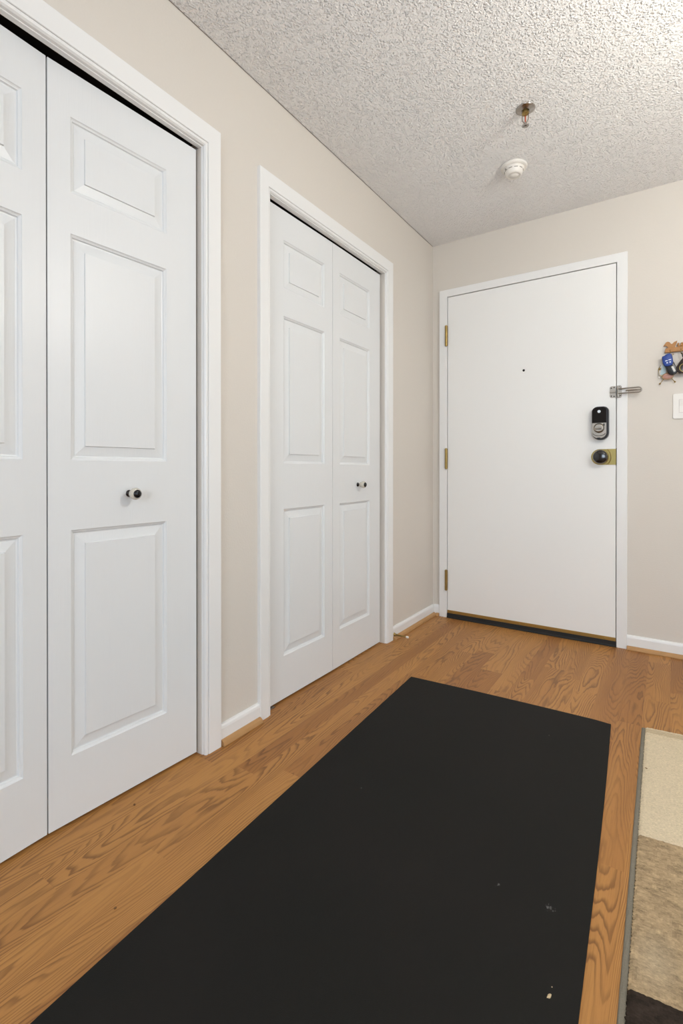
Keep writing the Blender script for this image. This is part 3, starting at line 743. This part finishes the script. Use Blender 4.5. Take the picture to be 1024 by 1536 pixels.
bm = NB(); lathe(bm, [(0, -.028), (.0028, -.029), (.0028, -.054), (0, -.055)], (0, 0, 0), (0, 0, 1), 12); obj('bulb', bm, M['red'], sp, smooth=True)
bm = NB()
for k in range(12):
    a = 2 * PI * k / 12; c, s = math.cos(a), math.sin(a)
    prism(bm, [(c * .004 - s * .0026, s * .004 + c * .0026), (c * .004 + s * .0026, s * .004 - c * .0026), (c * .0135 + s * .0024, s * .0135 - c * .0024), (c * .0135 - s * .0024, s * .0135 + c * .0024)], 2, -.0685, -.0700)
lathe(bm, [(0, -.067), (.006, -.067), (.006, -.071), (.003, -.073), (0, -.073)], (0, 0, 0), (0, 0, 1), 16)
obj('deflector', bm, M['chrome'], sp)
sm = empty('smoke_detector', (.668, -.588, CEIL), 'round white smoke detector on the ceiling in front of the entrance', 'smoke detector')
bm = NB(); lathe(bm, [(.0, 0), (.058, 0), (.0605, -.003), (.060, -.010), (.056, -.014), (.048, -.0155), (0, -.0155)], (0, 0, 0), (0, 0, 1), 48); obj('base', bm, M['white_plastic'], sm, smooth=True)
bm = NB(); lathe(bm, [(.0, -.0155), (.0475, -.0155), (.0475, -.019), (.042, -.023), (.040, -.036), (.0385, -.042), (.034, -.0475), (.026, -.0485), (.0245, -.0465), (.0225, -.0465), (.0215, -.0495), (0, -.051)], (0, 0, 0), (0, 0, 1), 48)
dm = obj('cover', bm, M['white_plastic'], sm, smooth=True)
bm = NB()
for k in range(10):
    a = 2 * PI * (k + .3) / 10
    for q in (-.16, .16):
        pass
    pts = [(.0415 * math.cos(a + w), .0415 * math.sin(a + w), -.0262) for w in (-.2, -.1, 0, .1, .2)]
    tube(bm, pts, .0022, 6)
obj('vent_slots', bm, simple('slot_shade_grey', (.34, .32, .29, 1), .6), dm)  # grey bars: shade inside the slots is put into the colour
bm = NB(); lathe(bm, [(0, 0), (.0022, 0), (.0022, .002), (0, .003)], (-.030, -.033, -.0215), (-.3, -.4, -.8), 10); obj('indicator', bm, M['bronze'], dm)

# ------------------------------------------------------------------ light switch
sw = empty('light_switch', (1.364, 0, 1.2705), 'white wall plate with rocker switches right of the door', 'light switch')
bm = NB(); prism(bm, rrect(0, 0, .116, .1255, .004), 1, -.0003, -.0062, .0022); obj('wall_plate', bm, M['white_plastic'], sw)
for sx in (-.0170, .0290):
    bm = NB(); prism(bm, rrect(sx, 0, .0335, .0680, .001), 1, -.0058, -.0066); fr = obj('rocker_switch', bm, simple('switch_surround', (.60, .56, .52, 1), .4), sw)
    bm = NB(); x0, x1 = sx - .0150, sx + .0150
    vv = [bm.verts.new(c) for c in ((x0, -.006, -.032), (x1, -.006, -.032), (x1, -.006, .032), (x0, -.006, .032), (x0, -.0085, -.032), (x1, -.0085, -.032), (x1, -.0075, 0), (x0, -.0075, 0), (x1, -.0115, .032), (x0, -.0115, .032))]
    for q in ((0, 1, 2, 3), (4, 5, 6, 7), (7, 6, 8, 9), (0, 1, 5, 4), (3, 2, 8, 9), (0, 4, 7, 9, 3), (1, 5, 6, 8, 2)): bm.faces.new([vv[i] for i in q])
    obj('paddle', bm, M['white_plastic'], fr)

# ------------------------------------------------------------------ key rack and what hangs on it
RX, RZ = 1.265, 1.545
kr = empty('key_rack', (RX, 0, RZ), 'carved honey wood key rack with a bird and script letters', 'key rack')
bm = NB(); prism(bm, [(.004, .000), (.235, .000), (.231, .026), (.010, .022)], 1, -.0005, -.020, .002); obj('rail', bm, M['rack_wood'], kr)
bm = NB()
bird = [(.018, .020), (.018, .028), (.013, .034), (.008, .037), (.000, .034), (-.001, .036), (.006, .046), (.010, .053), (.018, .056), (.026, .052), (.031, .042), (.036, .040), (.044, .050), (.058, .056), (.056, .046), (.050, .030), (.046, .020)]
prism(bm, bird, 1, -.004, -.013, .001); obj('bird_carving', bm, M['rack_wood'], kr)
def stroke(pts, r): 
    # smooth catmull curve through the points
    out = []
    P_ = [pts[0]] + list(pts) + [pts[-1]]
    for i in range(1, len(P_) - 2):
        for k in range(6):
            t = k / 6; a, b, c, d = [Vector((*P_[i + j - 1], 0)) for j in range(4)]
            v = .5 * ((2 * b) + (-a + c) * t + (2 * a - 5 * b + 4 * c - d) * t * t + (-a + 3 * b - 3 * c + d) * t ** 3); out.append(v)
    out.append(Vector((*pts[-1], 0)))
    return [(v.x, -.009, v.y) for v in out]
LT = [[(.060, .030), (.063, .043), (.062, .032), (.067, .027), (.074, .033), (.076, .043), (.076, .031), (.080, .027)],
      [(.080, .027), (.084, .043), (.085, .028), (.088, .040), (.094, .043), (.097, .036), (.098, .027), (.105, .030)]]
for s in LT:
    bm = NB(); tube(bm, stroke(s, 0), .0036, 8); obj('script_letter', bm, M['rack_wood'], kr, smooth=True)
for hx in (.028, .073, .12, .17):
    bm = NB(); tube(bm, [(hx, -.020, .010), (hx, -.026, -.002), (hx, -.030, -.014), (hx + .004, -.036, -.020), (hx + .012, -.040, -.017)], .0018, 8)
    lathe(bm, [(0, -.0035), (.0034, 0), (0, .0035)], (hx + .013, -.040, -.0165), (1, 0, 0), 10); obj('hook', bm, M['brass'], kr, smooth=True)
def rot2(px, pz, a, cx, cz): return (cx + px * math.cos(a) - pz * math.sin(a), cz + px * math.sin(a) + pz * math.cos(a))
# blue pouch
bp = empty('key_pouch', (1.283, -.035, 1.500), 'small bright blue pouch with white marks hanging on the key rack', 'pouch')
bm = NB(); A = .13
prism(bm, [rot2(x, z, A, 0, 0) for x, z in ((-.020, .026), (-.010, .0265), (.000, .026), (.002, .034), (.014, .034), (.016, .026), (.0215, .018), (.0220, -.012), (.016, -.026), (-.002, -.030), (-.016, -.025), (-.0220, -.010), (-.0225, .018))], 1, .008, -.009, .0045)
obj('body', bm, M['blue'], bp, smooth=True)
for (mx, mz, w, h) in ((-.006, -.001, .010, .0045), (.009, .001, .011, .0035), (-.004, -.012, .006, .006), (.009, -.011, .006, .006)):
    x, z = rot2(mx, mz, A, 0, 0); bm = NB(); prism(bm, rrect(x, z, w, h, .001, rot=A), 1, -.0088, -.0096); obj('white_mark', bm, M['white_mark'], bp)
# black fob
kf = empty('key_fob', (1.298, -.030, 1.462), 'black car key fob with a pale strip under the blue pouch', 'key fob')
bm = NB(); A = .38
prism(bm, rrect(0, 0, .040, .072, .0, rs=(.013, .010, .018, .019), rot=A), 1, .008, -.008, .004); obj('body', bm, M['black'], kf, smooth=True)
bm = NB(); x, z = rot2(.006, -.010, A, 0, 0); prism(bm, rrect(x, z, .0085, .029, .001, rot=A), 1, -.0078, -.0088); obj('label_strip', bm, M['nickel'], kf)
# card in a clear holder
kc = empty('key_card', (1.263, -.012, 1.462), 'pale blue card in a grey holder behind the key fob', 'card')
bm = NB(); A = -.24
prism(bm, rrect(0, 0, .030, .060, .003, rot=A), 1, .006, .004); obj('holder', bm, M['nickel'], kc)
bm = NB(); prism(bm, rrect(.004, 0, .020, .054, .002, rot=A), 1, .003, -.001); obj('card', bm, M['card'], kc)
# pink round token on a splayed brass key pair
kt = empty('key_tag', (1.283, -.020, 1.424), 'pinkish oval key tag below the black key fob', 'key tag')
bm = NB(); lathe(bm, [(0, 0), (.0225, 0), (.0245, .002), (.0225, .004), (0, .0045)], (0, .004, 0), (0, -1, 0), 32)
for v in bm.verts: v.co.z *= .62
obj('disc', bm, M['pink'], kt, smooth=True)
bm = NB(); pts = [(.0240 * math.cos(a), -.0005, .0155 * math.sin(a)) for a in [2 * PI * k / 28 for k in range(29)]]; tube(bm, pts, .0015, 6, False); obj('rim', bm, M['brass'], kt, smooth=True)
for s, ex, ez in ((-1, -.033, -.034), (1, .030, -.030)):
    bm = NB(); tube(bm, [(s * .014, .008, -.008), (ex, .008, ez)], .0017, 8); lathe(bm, [(0, -.005), (.0036, -.003), (.0046, 0), (.0036, .003), (0, .005)], (ex, .008, ez), (s * .6, 0, -.8), 12); obj('prong', bm, M['brass'], kt, smooth=True)
bm = NB(); tube(bm, [(-.018, .008, .004), (-.036, .010, .010), (-.040, .010, .040), (-.030, .010, .060)], .0012, 6); lathe(bm, [(0, -.007), (.006, -.004), (.0065, .003), (0, .007)], (-.034, .008, .042), (0, 0, 1), 12); obj('loose_ring', bm, M['brass'], kt, smooth=True)
bm = NB(); lathe(bm, [(0, -.004), (.004, -.003), (.004, .003), (0, .004)], (-.036, .006, -.002), (1, 0, 0), 12); obj('bead', bm, M['white_plastic'], kt, smooth=True)
# brown leather pouch at the frame edge
lp_ = empty('coin_purse', (1.348, -.032, 1.462), 'glossy brown leather purse hanging at the right of the key rack', 'purse')
bm = NB(); prism(bm, [(-.030, -.002), (-.020, .018), (-.010, .036), (.000, .046), (.012, .036), (.022, .018), (.032, -.004), (.030, -.022), (.014, -.033), (-.014, -.033), (-.029, -.020)], 1, .010, -.010, .005); obj('body', bm, M['leather'], lp_, smooth=True)
bm = NB(); tube(bm, [(.004 + .020 * math.cos(a), -.0105, -.006 + .020 * math.sin(a)) for a in [2 * PI * k / 24 for k in range(25)]], .0022, 8, False); obj('ring', bm, M['brass_bright'], lp_, smooth=True)
bm = NB(); tube(bm, [(.0, -.0, .046), (-.004, -.002, .058), (-.004, .0, .068)], .003, 8); lathe(bm, [(0, -.005), (.006, 0), (0, .005)], (-.006, -.002, .066), (1, 0, 0), 12); obj('snap_hook', bm, M['bronze'], lp_, smooth=True)

# ------------------------------------------------------------------ crumbs
def crumb(x, y, z, s, label, seed, m='crumb'):
    bm = NB(); bmesh.ops.create_icosphere(bm, subdivisions=2, radius=1)
    for v in bm.verts:
        k = 1 + .35 * noise.noise(v.co * 1.6 + Vector((seed, 0, 0))); v.co = Vector((v.co.x * s[0] * k, v.co.y * s[1] * k, max(v.co.z, -.6) * s[2] * k))
    mz = min(v.co.z for v in bm.verts)
    o = obj('crumb', bm, M[m], label=label, cat='crumb'); o.location = (x, y, z - mz); o.rotation_euler = (0, 0, -.45)
M['grit'] = simple('brown_grit', srgb(120, 84, 50), .8, var=.3, vscale=300)
crumb(1.118, -2.077, .0056, (.0026, .0055, .002), 'pale crumb on the near right part of the black mat', 1)
crumb(1.119, -2.057, .0056, (.0010, .0012, .001), 'tiny grey crumb just beyond the pale one on the mat', 2)
crumb(.039, -2.187, .0002, (.0030, .0030, .003), 'tiny bit of grit on the floor by the closet door', 3, 'grit')
crumb(.301, -2.405, .0002, (.0025, .0030, .002), 'tiny dark bit of grit on the floor left of the mat', 4, 'grit')
crumb(1.235, -1.205, .0135, (.0035, .0016, .0012), 'small brown bit of lint on the cream rug patch', 5, 'grit')

# ------------------------------------------------------------------ ceiling lamp (just right of the frame)
cl = empty('ceiling_lamp', (LAMP_POS[0], LAMP_POS[1], CEIL), 'opal globe lamp hanging from the ceiling, right of the frame', 'lamp')
h = CEIL - LAMP_POS[2]
bm = NB(); lathe(bm, [(0, 0), (.06, 0), (.06, -.012), (.02, -.028), (.008, -.03), (.008, -h + .085), (.045, -h + .085), (.045, -h + .060), (0, -h + .060)], (0, 0, 0), (0, 0, 1), 32); obj('canopy', bm, M['nickel'], cl)
em = bpy.data.materials.new('glowing_opal_glass'); em.use_nodes = True
p = em.node_tree.nodes['Principled BSDF']; p.inputs['Base Color'].default_value = (.8, .78, .74, 1)
p.inputs['Emission Color'].default_value = (*LAMP_COL, 1); p.inputs['Emission Strength'].default_value = LAMP_STRENGTH
bm = NB(); lathe(bm, [(0, -.085)] + [(.085 * math.sin(a), -.085 * math.cos(a)) for a in [PI * k / 16 for k in range(1, 15)]] + [(.03, .079)], (0, 0, -h), (0, 0, 1), 32); obj('globe', bm, em, cl, smooth=True)

# ------------------------------------------------------------------ added uplighter in place of flash bounced off the ceiling
fl = empty('added_uplighter', (UPLIGHT_POS[0], UPLIGHT_POS[1], 0), 'added slim nickel uplighter in place of bounced flash, unseen right of the frame', 'lamp')
bm = NB(); lathe(bm, [(0, .001), (.13, .001), (.135, .006), (.12, .018), (.03, .028), (0, .03)], (0, 0, 0), (0, 0, 1), 40); obj('base', bm, M['nickel'], fl)
T = UPLIGHT_POS[2]
bm = NB(); tube(bm, [(0, 0, .026), (0, 0, T - .10)], .011, 16); obj('pole', bm, M['nickel'], fl)
bm = NB(); lathe(bm, [(0, T - .105), (.03, T - .10), (.09, T - .07), (.13, T - .02), (.145, T + .02), (.141, T + .02), (.126, T - .018), (.088, T - .064), (.03, T - .09), (0, T - .092)], (0, 0, 0), (0, 0, 1), 48); obj('bowl', bm, M['nickel'], fl)
e2 = bpy.data.materials.new('lit_diffuser'); e2.use_nodes = True
p = e2.node_tree.nodes['Principled BSDF']; p.inputs['Base Color'].default_value = (.8, .78, .74, 1)
p.inputs['Emission Color'].default_value = (*UPLIGHT_COL, 1); p.inputs['Emission Strength'].default_value = UPLIGHT_STRENGTH
bm = NB(); lathe(bm, [(0, T - .030), (.112, T - .030), (.112, T - .024), (0, T - .022)], (0, 0, 0), (0, 0, 1), 40); obj('diffuser', bm, e2, fl)
